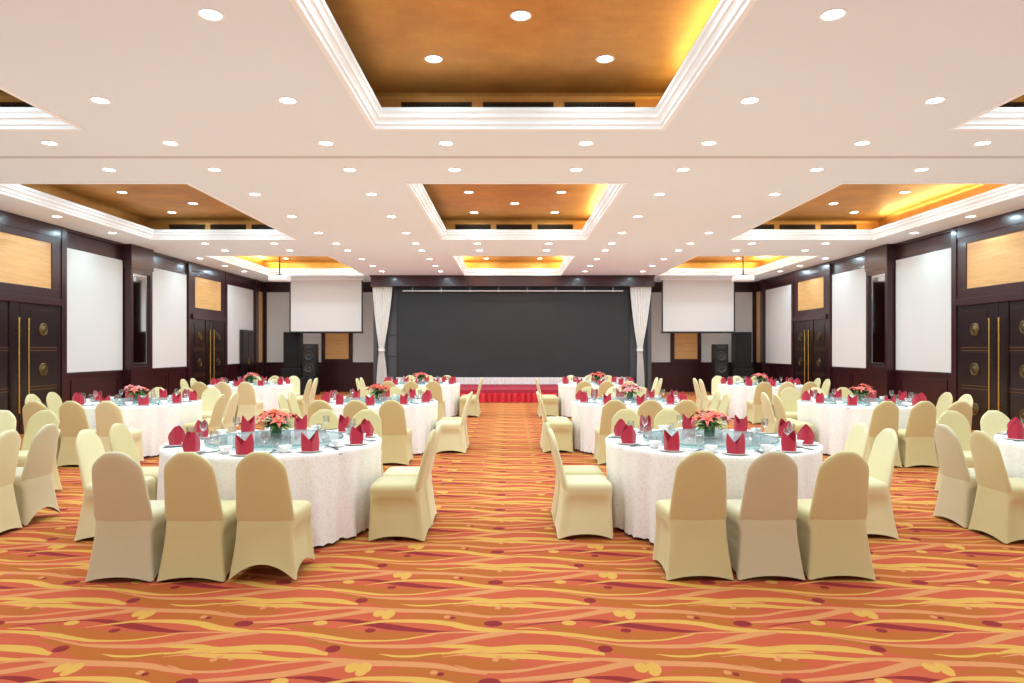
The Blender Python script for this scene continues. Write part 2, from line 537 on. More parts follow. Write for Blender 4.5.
DOORS = [(12.99, 1.39), (21.2, 1.36)]
def side_wall(side):
    global tn
    s = 'left' if side < 0 else 'right'
    def t(lst, m, bev=0.0):
        global tn
        o = struct(boxes('trim_%d' % tn, m, lst, None, bev)); tn += 1
        return o
    # cornice, chair rail, baseboard in the stretches between the doors
    t([wb(side, YB, YF, ZC - 0.07, ZC, 0, 0.05), wb(side, YB, YF, ZC - 0.40, ZC - 0.37, 0, 0.03)], M['wood'], 0.008)
    runs = [(YB, 11.58), (14.40, 16.55), (17.6, 19.82), (22.58, YF)]
    t([wb(side, a, b, 1.07, 1.115, 0, 0.045) for a, b in runs], M['wood'], 0.01)
    o = struct(boxes('baseboard_' + s, M['wood'], [wb(side, a, b, 0, 0.14, 0, 0.025) for a, b in runs], None, 0.006))
    # raised wainscot panels
    for a, b in [(6.3, 8.3), (9.5, 11.45), (14.55, 16.40), (17.75, 19.7), (22.75, 24.8)]:
        n = 2 if b - a > 1.9 else 1
        w = (b - a) / n
        lst = []
        for k in range(n):
            p, q = a + k * w + 0.05, a + (k + 1) * w - 0.05
            lst += [wb(side, p, q, 0.93, 0.965, 0, 0.018), wb(side, p, q, 0.25, 0.285, 0, 0.018), wb(side, p, p + 0.035, 0.285, 0.93, 0, 0.018), wb(side, q - 0.035, q, 0.285, 0.93, 0, 0.018)]
        t(lst, M['wood'])
    # white fabric panels
    for a, b in [(6.20, 8.40), (9.40, 11.55), (14.42, 16.53), (17.62, 19.80), (22.60, 24.95)]:
        t([wb(side, a, b, 1.125, 3.775, 0, 0.02)], M['panel'], 0.006)
    # mirror pilaster
    p0, p1 = 16.58, 17.57
    t([wb(side, p0, p1, 0, 1.08, 0, 0.20), wb(side, p0, p1, 1.08, 1.12, 0, 0.215), wb(side, p0, p0 + 0.10, 1.12, 3.62, 0, 0.20), wb(side, p1 - 0.10, p1, 1.12, 3.62, 0, 0.20),
       wb(side, p0 + 0.1, p1 - 0.1, 1.12, 1.20, 0, 0.20), wb(side, p0 + 0.1, p1 - 0.1, 3.50, 3.62, 0, 0.20), wb(side, p0 + 0.1, p1 - 0.1, 1.2, 3.5, 0, 0.13), wb(side, p0 - 0.02, p1 + 0.02, 3.62, ZC, 0, 0.22)], M['wood'])
    mr = thing('wall_mirror', 'tall narrow mirror with angled glass border in the dark pilaster on the %s wall' % s, 'mirror', (wx(side, 0.13), (p0 + p1) / 2, 1.2))
    cx, cy, cz = mr.location
    bm = bmesh.new(); b = wb(side, p0 + 0.19, p1 - 0.19, 1.28, 3.42, 0.13, 0.139)
    add_box(bm, b[0] - cx, b[1] - cx, b[2] - cy, b[3] - cy, b[4] - cz, b[5] - cz); obj('glass', bm, M['chrome'], mr)
    bm = bmesh.new()
    for b in (wb(side, p0 + 0.10, p0 + 0.19, 1.2, 3.5, 0.13, 0.15), wb(side, p1 - 0.19, p1 - 0.10, 1.2, 3.5, 0.13, 0.15), wb(side, p0 + 0.19, p1 - 0.19, 1.2, 1.28, 0.13, 0.15), wb(side, p0 + 0.19, p1 - 0.19, 3.42, 3.5, 0.13, 0.15)):
        add_box(bm, b[0] - cx, b[1] - cx, b[2] - cy, b[3] - cy, b[4] - cz, b[5] - cz, 0.006)
    obj('bevelled_border', bm, M['bevel'], mr)
    # dark corner posts and honey wood strip at the far end
    t([wb(side, 24.97, 25.22, 0, ZC, 0, 0.12), wb(side, 25.85, YF, 0, ZC, 0, 0.06)], M['wood'])
    t([wb(side, 25.24, 25.84, 1.13, 3.78, 0, 0.03)], M['insert'])
    # doors
    for d, (c, hw) in enumerate(DOORS):
        u0, u1 = c - hw, c + hw
        t([wb(side, u0, u0 + 0.16, 0, ZC, 0, 0.07), wb(side, u1 - 0.16, u1, 0, ZC, 0, 0.07), wb(side, u0 + 0.16, u1 - 0.16, 3.92, ZC, 0, 0.06),
           wb(side, u0 + 0.16, u1 - 0.16, 2.66, 2.86, 0, 0.05), wb(side, u0 + 0.16, u0 + 0.44, 2.86, 3.92, 0, 0.05), wb(side, u1 - 0.44, u1 - 0.16, 2.86, 3.92, 0, 0.05),
           wb(side, u0 + 0.44, u1 - 0.44, 3.79, 3.92, 0, 0.05), wb(side, u0 + 0.16, u1 - 0.16, 2.52, 2.66, 0, 0.12)], M['wood'], 0.006)
        t([wb(side, u0 + 0.44, u1 - 0.44, 2.86, 3.79, 0, 0.03)], M['insert'])
        dn = (1 if side < 0 else 3) + d
        door = put('door_%d' % dn, None, None, (wx(side, 0), c, 0)); struct(door)
        def lb(b): return (b[0] - door.location.x, b[1] - door.location.x, b[2] - c, b[3] - c, b[4], b[5])
        for k in (-1, 1):
            v0, v1 = (c - hw + 0.17, c - 0.006) if k < 0 else (c + 0.006, c + hw - 0.17)
            bm = bmesh.new()
            add_box(bm, *lb(wb(side, v0, v1, 0.01, 2.52, 0.0, 0.05)))
            # stile beside the meeting edge and three raised fields
            e0, e1 = (c - 0.26, c - 0.006) if k < 0 else (c + 0.006, c + 0.26)
            add_box(bm, *lb(wb(side, e0, e1, 0.01, 2.52, 0.05, 0.066)), 0.004)
            f0, f1 = (v0 + 0.20, e0 - 0.05) if k < 0 else (e1 + 0.05, v1 - 0.20)
            for z0, z1 in ((0.12, 0.78), (0.90, 1.56), (1.68, 2.40)):
                add_box(bm, *lb(wb(side, f0, f1, z0, z1, 0.05, 0.058)), 0.004)
            leaf = obj('leaf', bm, M['wood_door'], door)
            bm = bmesh.new()
            for z in (0.83, 0.89, 1.60, 1.66):
                add_box(bm, *lb(wb(side, f0 - 0.03, f1 + 0.06, z - 0.006, z + 0.006, 0.05, 0.06)))
            obj('inlay', bm, M['line'], leaf)
            um = (f0 + f1) / 2
            for z in (0.42, 1.22, 2.02):
                bm = bmesh.new()
                add_lathe(bm, [(0.13, 0), (0.13, 0.012), (0.118, 0.02), (0.105, 0.02), (0.098, 0.012), (0.06, 0.014), (0.05, 0.02), (0.0, 0.024)], 28)
                md = obj('medallion', bm, M['brass_dull'], leaf, True, (wx(side, 0.058) - door.location.x, um - c, z))
                md.rotation_euler = (0, -side * PI / 2, 0)
            hu = c + k * 0.13
            xh = wx(side, 0.15) - door.location.x; xb = wx(side, 0.06) - door.location.x
            bm = bmesh.new()
            add_tube(bm, [(xh, hu - c, 0.42), (xh, hu - c, 2.22)], 0.020, 12)
            for z in (0.44, 2.20): add_lathe(bm, [(0.026, -0.025), (0.026, 0.025)], 14, (xh, hu - c, z))
            for z in (0.52, 1.98): add_tube(bm, [(xb, hu - c, z), (xh, hu - c, z)], 0.011, 8)
            obj('pull_handle', bm, M['brass'], leaf, True)
side_wall(-1)
side_wall(1)

# far wall, either side of the stage
def fw(x0, x1, z0, z1, o0, o1): return (x0, x1, YF - o1, YF - o0, z0, z1)
def ft(lst, m, bev=0.0):
    global tn
    struct(boxes('trim_%d' % tn, m, lst, None, bev)); tn += 1
for s, a in ((-1, [(-9.25, -7.18), (-5.98, -4.7)]), (1, [(4.85, 6.10), (7.28, 9.22)])):
    for x0, x1 in a: ft([fw(x0, x1, 1.125, 3.79, 0, 0.02)], M['panel'])
    f0, f1 = (-7.16, -6.0) if s < 0 else (6.12, 7.26)
    ft([fw(f0, f0 + 0.13, 1.12, 3.79, 0, 0.07), fw(f1 - 0.13, f1, 1.12, 3.79, 0, 0.07), fw(f0 + 0.13, f1 - 0.13, 1.12, 1.25, 0, 0.07), fw(f0 + 0.13, f1 - 0.13, 2.95, 3.79, 0, 0.07)], M['wood'])
    ft([fw(f0 + 0.13, f1 - 0.13, 1.25, 2.95, 0, 0.03)], M['insert'])
    g0, g1 = (XL, -4.7) if s < 0 else (4.85, XR)
    ft([fw(g0, g1, 1.07, 1.115, 0, 0.045), fw(g0, g1, 0, 0.14, 0, 0.02), fw(g0, g1, 3.79, 3.83, 0, 0.04)], M['wood'])

# stage recess: dark back wall with side returns, valance
VX0, VX1 = -4.80, 4.97
struct(boxes('wall_stage', M['grey'], [(VX0, VX1, 24.12, 24.30, 0, 3.80), (VX0, VX0 + 0.14, 23.98, 24.12, 0, 3.8), (VX1 - 0.14, VX1, 23.98, 24.12, 0, 3.8)]))
ft([(VX0 - 0.02, VX1 + 0.02, 23.62, 24.30, 3.80, ZC), (VX0 - 0.05, VX1 + 0.05, 23.58, 24.30, ZC - 0.05, ZC), (VX0 - 0.04, VX1 + 0.04, 23.60, 23.62, 3.80, 3.85)], M['wood'], 0.004)
# panels beside the led wall
ft([(-4.30, -3.97, 24.05, 24.12, 0.63, 1.35), (-4.30, -3.97, 24.05, 24.12, 1.37, 2.10), (-4.30, -3.97, 24.05, 24.12, 2.12, 2.85), (4.20, 4.52, 24.05, 24.12, 0.63, 1.35), (4.20, 4.52, 24.05, 24.12, 1.37, 2.10), (4.20, 4.52, 24.05, 24.12, 2.12, 2.85)], M['grey'], 0.004)

led = thing('display_wall', 'huge dark grey blank display wall behind the stage', 'screen', (0.12, 24.06, 0.64))
boxes('panel', M['led'], [(-4.06, 4.06, -0.06, 0.06, 0.0, 3.02)], led)
boxes('border', M['black'], [(-4.10, -4.06, -0.065, 0.06, 0, 3.06), (4.06, 4.10, -0.065, 0.06, 0, 3.06), (-4.06, 4.06, -0.065, 0.06, 3.02, 3.06)], led)

rail = thing('lighting_rail', 'thin silver rail on brackets above the display wall', 'rail', (0.1, 23.85, 3.66))
bm = bmesh.new(); add_tube(bm, [(-3.85, 0, 0), (3.85, 0, 0)], 0.02, 8); obj('bar', bm, M['white_plastic'], rail, True)
for k in range(8):
    x = -3.5 + k * 1.0
    bm = bmesh.new(); add_box(bm, x - 0.014, x + 0.014, -0.014, 0.014, -0.05, 0.14, 0.004)
    obj('bracket', bm, M['metal'], rail)

# stage with pleated skirt
st = thing('stage', 'low stage with crimson carpet and pleated red skirt', 'stage', (0.1, 22.4, 0))
boxes('deck', M['stage_carpet'], [(-4.1, 4.1, -1.6, 1.55, 0.30, 0.39), (-4.08, 4.08, -1.55, 1.55, 0.0, 0.30)], st, 0.004)
def pleats(bm, x0, x1, y, z0, z1, pitch, amp, th=0.012):
    n = int((x1 - x0) / pitch * 6)
    rows = []
    for z, k in ((z1, 0.35), (z1 - (z1 - z0) * 0.2, 0.8), (z0, 1.0)):
        rows.append(([bm.verts.new((x0 + (x1 - x0) * i / n, y + k * amp * math.sin(2 * PI * i / 6 + 0.8 * math.sin(i * 0.37)), z)) for i in range(n + 1)],
                     [bm.verts.new((x0 + (x1 - x0) * i / n, y + th + k * amp * math.sin(2 * PI * i / 6 + 0.8 * math.sin(i * 0.37)), z)) for i in range(n + 1)]))
    for (a, a2), (b, b2) in zip(rows, rows[1:]):
        for i in range(n):
            bm.faces.new((a[i], a[i + 1], b[i + 1], b[i])); bm.faces.new((a2[i + 1], a2[i], b2[i], b2[i + 1]))
bm = bmesh.new(); pleats(bm, -4.1, 4.1, -1.64, 0.005, 0.30, 0.2, 0.07); obj('pleated_skirt', bm, M['skirt'], st, True)
pb = bmesh.new(); pleats(pb, -4.0, 4.25, 0, 0.0, 0.245, 0.13, 0.02)
o = tag(obj('pleated_drape', pb, M['pleat'], None, True, (0, 23.945, 0.392)), 'low white pleated cloth strip along the foot of the display wall', 'drape')

# tied stage curtains
def curtain(x_top0, x_top1, xw, xb0, xb1, side):
    t = thing('curtain', 'white pleated stage curtain tied at the waist, %s of the display wall' % side, 'curtain', (xw, 23.84, 0.0))
    bm = bmesh.new()
    n = 48; rings = []
    lv = [(3.795, 0), (3.4, 0.12), (2.9, 0.32), (2.4, 0.56), (2.0, 0.8), (1.75, 0.95), (1.6, 1.0), (1.45, 0.93), (1.1, 0.72), (0.6, 0.5), (0.02, 0.42)]
    for z, k in lv:
        if z >= 1.6: a, b = x_top0, x_top1; kk = k
        else: a, b = xb0, xb1; kk = (k - 0.42) / 0.58
        e0 = a + (xw - 0.09 - a) * kk; e1 = b + (xw + 0.09 - b) * kk
        amp = 0.045 * (1 - 0.55 * kk) + 0.0
        front = []
        for i in range(n + 1):
            u = i / n
            front.append(Vector((e0 + (e1 - e0) * u - xw, -0.03 - amp * math.sin(2 * PI * 7 * u + z * 0.6), z)))
        rings.append(front + [Vector((p.x, p.y + 0.02, p.z)) for p in reversed(front)])
    loft(bm, rings, True, True)
    obj('drape', bm, M['pleat'], t, True)
    bm = bmesh.new()
    r = [[Vector((0.115 * math.cos(a), -0.03 + 0.085 * math.sin(a), z)) for a in [2 * PI * q / 20 for q in range(20)]] for z in (1.55, 1.57, 1.63, 1.65)]
    loft(bm, r, True, True); obj('tieback', bm, M['pleat'], t, True)
curtain(-4.79, -4.10, -4.48, -4.66, -4.26, 'left')
curtain(4.18, 4.92, 4.53, 4.42, 4.70, 'right')

# hanging projection screens
def proj_screen(x0, x1, side):
    t = thing('projection_screen', 'lowered white projection screen hanging %s of the stage' % side, 'screen', ((x0 + x1) / 2, 24.45, ZC))
    w = (x1 - x0) / 2
    boxes('sheet', M['screen'], [(-w + 0.05, w - 0.05, -0.005, 0.005, -1.92, -0.09)], t)
    boxes('black_border', M['black'], [(-w, -w + 0.05, -0.007, 0.007, -1.95, -0.09), (w - 0.05, w, -0.007, 0.007, -1.95, -0.09), (-w + 0.05, w - 0.05, -0.007, 0.007, -1.95, -1.92)], t)
    bm = bmesh.new(); add_tube(bm, [(-w - 0.03, 0, -1.965), (w + 0.03, 0, -1.965)], 0.025, 10); obj('weight_bar', bm, M['black'], t, True)
    boxes('housing', M['white_plastic'], [(-w - 0.06, w + 0.06, -0.07, 0.07, -0.09, 0.0)], t, 0.01)
proj_screen(-7.90, -5.27, 'left')
proj_screen(5.43, 8.06, 'right')

# ceiling projectors on poles
def projector(x, side, yy=20.5):
    t = thing('projector', 'white ceiling projector on a slim pole, %s rear coffer' % side, 'projector', (x, yy, 3.67))
    bm = bmesh.new(); add_box(bm, -0.28, 0.28, -0.2, 0.2, 0.0, 0.16, 0.03); obj('body', bm, M['white_plastic'], t, True)
    bm = bmesh.new(); add_lathe(bm, [(0.06, 0), (0.06, 0.04), (0.045, 0.05), (0.045, 0.03), (0.0, 0.03)], 20)
    ln = obj('lens', bm, M['black'], t, True, (0.12, 0.2, 0.08)); ln.rotation_euler = (-PI / 2, 0, 0)
    bm = bmesh.new(); add_tube(bm, [(0, 0, 0.18), (0, 0, ZC + 0.5 - 3.67)], 0.022, 12); obj('pole', bm, M['black'], t, True)
    boxes('mount', M['black'], [(-0.1, 0.1, -0.08, 0.08, 0.16, 0.19)], t, 0.004)
    return t
projector(-6.92, 'left')
projector(7.0, 'right')

# loudspeakers in the far corners
def cabinet_speaker(x0, x1, y, z0, z1, label):
    w = x1 - x0; h = z1 - z0
    t = thing('loudspeaker', label, 'speaker', ((x0 + x1) / 2, y, z0))
    boxes('cabinet', M['black'], [(-w/2, w/2, 0, 0.45, 0, h)], t, 0.02)
    for z, r in ((h * 0.27, w * 0.36), (h * 0.64, w * 0.36)):
        bm = bmesh.new(); add_lathe(bm, [(r, 0), (r, 0.012), (r * 0.9, 0.02), (r * 0.85, 0.012), (r * 0.35, -0.01), (r * 0.3, 0.012), (0, 0.02)], 28)
        c = obj('cone', bm, M['cone'], t, True, (0, -0.001, z)); c.rotation_euler = (PI / 2, 0, 0)
    bm = bmesh.new(); add_box(bm, -w * 0.3, w * 0.3, -0.012, 0.0, h * 0.87, h * 0.95, 0.004); obj('horn', bm, M['cone'], t)
def tower(x0, x1, y, z0, z1, label):
    w = x1 - x0
    t = thing('tower_speaker', label, 'speaker', ((x0 + x1) / 2, y, z0))
    boxes('cabinet', M['black'], [(-w/2, w/2, 0, 0.4, 0, z1 - z0)], t, 0.012)
    boxes('grille', M['black_soft'], [(-w/2 + 0.03, w/2 - 0.03, -0.014, 0.0, 0.03, z1 - z0 - 0.03)], t, 0.004)
def bass_bin(x0, x1, y, z1, label):
    w = x1 - x0
    t = thing('bass_cabinet', label, 'speaker', ((x0 + x1) / 2, y, 0))
    boxes('cabinet', M['black'], [(-w/2, w/2, 0, 0.55, 0.0, z1)], t, 0.015)
    boxes('grille', M['black_soft'], [(-w/2 + 0.04, w/2 - 0.04, -0.014, 0.0, 0.05, z1 - 0.05)], t, 0.004)
bass_bin(-8.30, -7.56, 24.7, 0.94, 'black bass cabinet under the tall speaker, left far corner')
tower(-8.22, -7.62, 24.75, 0.942, 2.25, 'tall flat black speaker on a bass cabinet, left far corner')
bass_bin(-7.42, -6.88, 24.2, 0.63, 'black cabinet carrying the round-coned speaker left of the stage')
cabinet_speaker(-7.38, -6.92, 24.25, 0.632, 1.81, 'black speaker with round cones, below the left projection screen')
bass_bin(8.08, 8.84, 24.7, 0.92, 'black bass cabinet under the tall speaker, right far corner')
tower(8.15, 8.77, 24.75, 0.922, 2.25, 'tall flat black speaker on a bass cabinet, right far corner')
bass_bin(7.24, 7.80, 24.2, 0.62, 'black cabinet carrying the round-coned speaker right of the stage')
cabinet_speaker(7.28, 7.76, 24.25, 0.622, 1.80, 'black speaker with round cones, below the right projection screen')
cb = thing('wooden_cabinet', 'tall dark wooden cabinet against the left wall near the far corner', 'cabinet', (XL + 0.08, 24.12, 0))
boxes('body', M['wood_door'], [(-0.03, 0.07, -0.48, 0.48, 0.0, 2.30)], cb, 0.01)
for k in (-1, 1):
    dr = boxes('door', M['wood_door'], [(0.07, 0.085, k * 0.24 - 0.225, k * 0.24 + 0.225, 0.06, 2.25)], cb, 0.004)
    bm = bmesh.new(); add_tube(bm, [(0.10, k * 0.04, 1.1), (0.10, k * 0.04, 1.3)], 0.008, 8); obj('handle', bm, M['brass'], dr)

# ------------------------------------------------------------------ downlights
bm = bmesh.new(); add_lathe(bm, [(0.078, 0.0), (0.098, 0.0), (0.100, -0.004), (0.094, -0.009), (0.080, -0.006), (0.078, 0.0)], 28, cap0=False, cap1=False)
RING = mesh_of('trim_ring', bm, M['plaster'], True)
bm = bmesh.new(); add_lathe(bm, [(0.0, -0.003), (0.05, -0.0035), (0.078, -0.002)], 28, cap0=False, cap1=False)
LENS = mesh_of('lens', bm, M['lens'], True)
LIGHT = bpy.data.lights.new('downlight', 'AREA')
LIGHT.shape = 'DISK'; LIGHT.size = 0.15; LIGHT.energy = LAMP_W; LIGHT.color = (0.70, 1.04, 1.20)
def downlight(x, y, z, label, group):
    t = thing('ceiling_light', label, 'light', (x, y, z), 0, group)
    put('trim_ring', RING, t); put('lens', LENS, t)
    l = bpy.data.objects.new('lamp', LIGHT); COL.objects.link(l); l.parent = t; l.location = (0, 0, -0.012)
ORD = ['first', 'second', 'third', 'fourth', 'fifth', 'sixth', 'seventh', 'eighth', 'ninth', 'tenth', 'eleventh', 'twelfth', 'thirteenth', 'fourteenth', 'fifteenth']
BAY = [8.45, 9.70, 16.5, 17.65]
ALONG = [1.7, 3.45, 5.2, 7.0, 8.45, 9.7, 11.24, 13.14, 14.98, 16.5, 17.65, 19.35, 20.9, 22.4]
ALONGW = [5.2, 7.0, 11.24, 13.14, 14.98, 19.2, 20.9, 22.4]
LINES = [(-8.72, ALONGW, 'along the left wall'), (-7.37, BAY, 'outside left, between coffers'), (-5.7, BAY, 'inside left, between coffers'), (-4.2, ALONG, 'beside the left coffers'),
         (-2.28, ALONG, 'left of the centre coffers'), (-0.79, BAY, 'left of centre, between coffers'), (0.94, BAY, 'right of centre, between coffers'), (2.46, ALONG, 'right of the centre coffers'),
         (4.36, ALONG, 'beside the right coffers'), (5.85, BAY, 'inside right, between coffers'), (7.63, BAY, 'outside right, between coffers'), (8.87, ALONGW, 'along the right wall')]
for x, yl, nm in LINES:
    for k, y in enumerate(yl):
        downlight(x, y, ZC, 'recessed ceiling downlight, %s from the camera in the line %s' % (ORD[k], nm), 'downlights in the white ceiling')
for j, (y0, y1) in enumerate(GY):
    for i, (x0, x1) in enumerate(GX):
        cx = (x0 + x1) / 2; cy = (y0 + y1) / 2 + (0.1 if j == 1 else 0)
        pos = [(-0.9, -2.0, 'nearest row, left'), (0.9, -2.0, 'nearest row, right'), (0, -1.0, 'single, nearer'), (-0.9, 0, 'middle row, left'), (0.9, 0, 'middle row, right'), (0, 1.05, 'single, farther'), (-0.9, 2.0, 'farthest row, left'), (0.9, 2.0, 'farthest row, right')]
        for dx, dy, nm in pos:
            downlight(cx + dx, cy + dy * (0.98 if j < 2 else 0.95), ZC + 0.499, 'downlight in the %s %s gold coffer, %s' % (ROWN[j], COLN[i], nm), 'downlights in the gold coffers')

# ------------------------------------------------------------------ banquet chair
def sup(c, n): return math.copysign(abs(c) ** (2.0 / n), c)
def chair_lower(arch_f, arch_b, arch_s):
    bm = bmesh.new(); N = 64; rings = []
    def ring(s, hem):
        pts = []
        for i in range(N):
            q, t = divmod(i, N // 4); t = 2 * (t + 0.5) / (N // 4) - 1
            rc = (0.03 + 0.05 * s) * abs(t) ** 7          # rounded corners, tighter at the feet
            x, y = [(1 - rc, t * (1 - rc)), (-t * (1 - rc), 1 - rc), (rc - 1, -t * (1 - rc)), (t * (1 - rc), rc - 1)][q]
            side = q in (0, 2)
            t = y if side else x
            A = arch_s if side else (arch_f if y > 0 else arch_b)
            h = 0.004 + A * max(0.0, 1 - abs(t) ** 2.0)
            z = h + (0.405 - h) * s
            hx_top = 0.205 + (0.228 - 0.205) * (y + 1) / 2
            es = s ** 0.8
            hx = 0.245 + (hx_top - 0.245) * es
            yb = -0.252 + 0.052 * es; yf = 0.236 - 0.006 * es
            px = hx * x
            py = yf * y if y > 0 else -yb * y
            e1 = min(1, max(0, (1 - abs(t)) / 0.42)); e2 = min(1, max(0, (0.405 - z) / 0.11))
            e = max(0.0, 1 - math.hypot(1 - e1, 1 - e2)); e = e * e * (3 - 2 * e)
            k = e * (0.55 + 0.45 * min(1, z / 0.25))
            if side: px -= math.copysign(0.036 * k, x)
            elif y > 0: py -= 0.034 * k
            else: py += 0.006 * k
            pts.append(Vector((px, py, z)))
        return pts
    for s in (0, 0.04, 0.16, 0.32, 0.5, 0.64, 0.76, 0.84, 0.90, 0.95, 1.0): rings.append(ring(s, True))
    top = rings[-1]
    c = Vector((0, 0.015, 0))
    for sc, z in ((1.015, 0.425), (1.01, 0.442), (0.985, 0.458), (0.94, 0.470), (0.86, 0.479), (0.6, 0.488), (0.3, 0.491), (0.02, 0.492)):
        rings.append([Vector((c.x + (p.x - c.x) * sc, c.y + (p.y - c.y) * (sc if p.y > 0 else min(sc, 0.99)), z)) for p in top])
    loft(bm, rings, False, True)
    return mesh_of('seat', bm, COVERS['gold'], True, 60)
def chair_back():
    bm = bmesh.new(); N = 40; rings = []
    W = [(0.34, 0.165), (0.38, 0.182), (0.42, 0.198), (0.46, 0.204), (0.55, 0.197), (0.65, 0.189), (0.74, 0.181), (0.80, 0.173), (0.835, 0.155), (0.865, 0.128), (0.89, 0.098), (0.908, 0.072), (0.917, 0.055), (0.921, 0.035)]
    for z, w in W:
        k = max(0.0, (z - 0.42) / 0.5)
        yc = -0.178 - 0.118 * k ** 1.15 + max(0.0, 0.43 - z) * 0.25
        th = 0.028 - 0.006 * k
        if z > 0.9: th *= 0.85 if z < 0.91 else (0.6 if z < 0.92 else 0.3)
        pts = []
        for i in range(N):
            a = 2 * PI * i / N
            x, y = sup(math.cos(a), 4.0), sup(math.sin(a), 3.0)
            bow = 0.010 * (1 - x * x) * min(1, max(0, (z - 0.44) / 0.15))
            pts.append(Vector((w * x, yc + th * y - bow + 0.004, z)))
        rings.append(pts)
    loft(bm, rings, True, True)
    return mesh_of('backrest', bm, COVERS['gold'], True, 60)
SEAT0 = {'std': chair_lower(0.06, 0.036, 0.042), 'high': chair_lower(0.08, 0.125, 0.085)}
BACK0 = chair_back()
SEAT = {(k, c): (remat(m, COVERS[c]) if c != 'gold' else m) for k, m in SEAT0.items() for c in COVERS}
BACK = {c: (remat(BACK0, COVERS[c]) if c != 'gold' else BACK0) for c in COVERS}
COVER_WORD = {'gold': 'cream gold', 'ivory': 'pale ivory', 'pale': 'greyish ivory'}
def chair(x, y, rz, cover, hem, label, group):
    t = thing('banquet_chair', label, 'chair', (x, y, 0), rz, group)
    put('seat', SEAT[hem, cover], t); put('backrest', BACK[cover], t)

# ------------------------------------------------------------------ table, cloth, turntable
RT = 0.985
def cloth_mesh():
    bm = bmesh.new(); N = 288; rings = []
    ph = [0.3, 1.7, 4.1]
    def fold(a): return 0.5 * math.sin(19 * a + 1.2 * math.sin(2 * a + ph[0])) + 0.35 * math.sin(34 * a + ph[1]) + 0.3 * math.sin(9 * a + ph[2])
    for r, z in ((0.02, 0.772), (0.5, 0.772), (0.94, 0.772), (0.960, 0.770), (0.967, 0.764)):
        rings.append([Vector((r * math.cos(2 * PI * i / N), r * math.sin(2 * PI * i / N), z)) for i in range(N)])
    for s in (0.04, 0.12, 0.25, 0.4, 0.55, 0.7, 0.85, 0.97, 1.0):
        ring = []
        for i in range(N):
            a = 2 * PI * i / N
            r = 0.968 + s * (-0.012 + 0.092 * abs(math.sin(2 * a)) ** 2.5) - 0.042 * (s ** 0.75) * (1 - fold(a)) * (0.45 + 0.75 * abs(math.sin(2 * a)))
            zz = 0.76 - s * 0.74
            if s >= 0.97: zz += 0.012 * abs(math.sin(72 * a / 2 * 1.0)) if s == 1.0 else 0.004
            ring.append(Vector((r * math.cos(a), r * math.sin(a), zz)))
        rings.append(ring)
    loft(bm, rings, True, False)
    return mesh_of('tablecloth', bm, M['cloth'], True, 70)
CLOTH = cloth_mesh()
bm = bmesh.new(); add_lathe(bm, [(0.0, 0.735), (0.955, 0.735), (0.965, 0.742), (0.965, 0.758), (0.955, 0.766), (0.0, 0.766)], 64); TOP = mesh_of('tabletop', bm, M['wood'], True)
bm = bmesh.new(); add_lathe(bm, [(0.34, 0.0), (0.34, 0.03), (0.08, 0.06), (0.06, 0.10), (0.06, 0.70), (0.25, 0.735)], 32); PED = mesh_of('pedestal', bm, M['black'], True)

ZT = 0.773
bm = bmesh.new(); add_lathe(bm, [(0.0, 0.022), (0.600, 0.022), (0.600, 0.034), (0.0, 0.034)], 72, cap0=False, cap1=False); TG = mesh_of('glass_disc', bm, M['tglass'], True)
bm = bmesh.new(); add_lathe(bm, [(0.600, 0.021), (0.612, 0.021), (0.616, 0.028), (0.612, 0.035), (0.600, 0.035)], 72, cap0=False, cap1=False); TE = mesh_of('edge', bm, M['tedge'], True)
bm = bmesh.new(); add_lathe(bm, [(0.20, 0.0), (0.20, 0.012), (0.17, 0.021), (0.0, 0.021)], 36); TB = mesh_of('bearing', bm, M['metal'], True)

# ------------------------------------------------------------------ place setting
bm = bmesh.new(); add_lathe(bm, [(0.0, 0.0), (0.07, 0.0), (0.088, 0.004), (0.118, 0.014), (0.119, 0.017), (0.090, 0.0065), (0.06, 0.006), (0.0, 0.006)], 36, cap0=False, cap1=False); PLATE = mesh_of('plate', bm, M['porcelain'], True)
def napkin_mesh(seed):
    rnd = random.Random(seed)
    bm = bmesh.new(); N = 40; rings = []
    lv = [0, 0.1, 0.25, 0.42, 0.6, 0.78, 0.92, 1.0]
    tilt = rnd.uniform(-0.01, 0.01)
    def H(a):
        c = abs(sup(math.cos(a), 1.3))
        return 0.078 + 0.084 * c + (0.008 * c if math.cos(a) > 0 else 0.0)
    for inner in (False, True):
        for s in (lv if not inner else reversed(lv)):
            ring = []
            for i in range(N):
                a = 2 * PI * i / N
                h = H(a)
                z = s * h
                g = z / 0.165
                bul = 1 + 0.05 * math.sin(PI * min(1, g)) - 0.22 * max(0, g - 0.6) ** 1.2
                rx = 0.071 * bul * (1 + 0.04 * math.sin(5 * a + seed)); ry = 0.064 * (1 + 0.10 * math.sin(PI * min(1, g * 1.4))) * (1 + 0.05 * math.sin(3 * a + seed * 2))
                if inner: rx -= 0.004; ry -= 0.004
                x = rx * sup(math.cos(a), 1.3); y = ry * sup(math.sin(a), 1.3)
                if not inner and math.sin(a) < 0:      # crossed fold on the face
                    y -= 0.005 * max(0, 1 - abs((x + 0.035 - 0.55 * z) / 0.012))
                ring.append(Vector((x + tilt * g, y, z + 0.001)))
            rings.append(ring)
    loft(bm, rings, False, True)
    return mesh_of('napkin', bm, M['napkin'], True, 50)
NAPKINS = [napkin_mesh(s) for s in (1, 2, 3)]
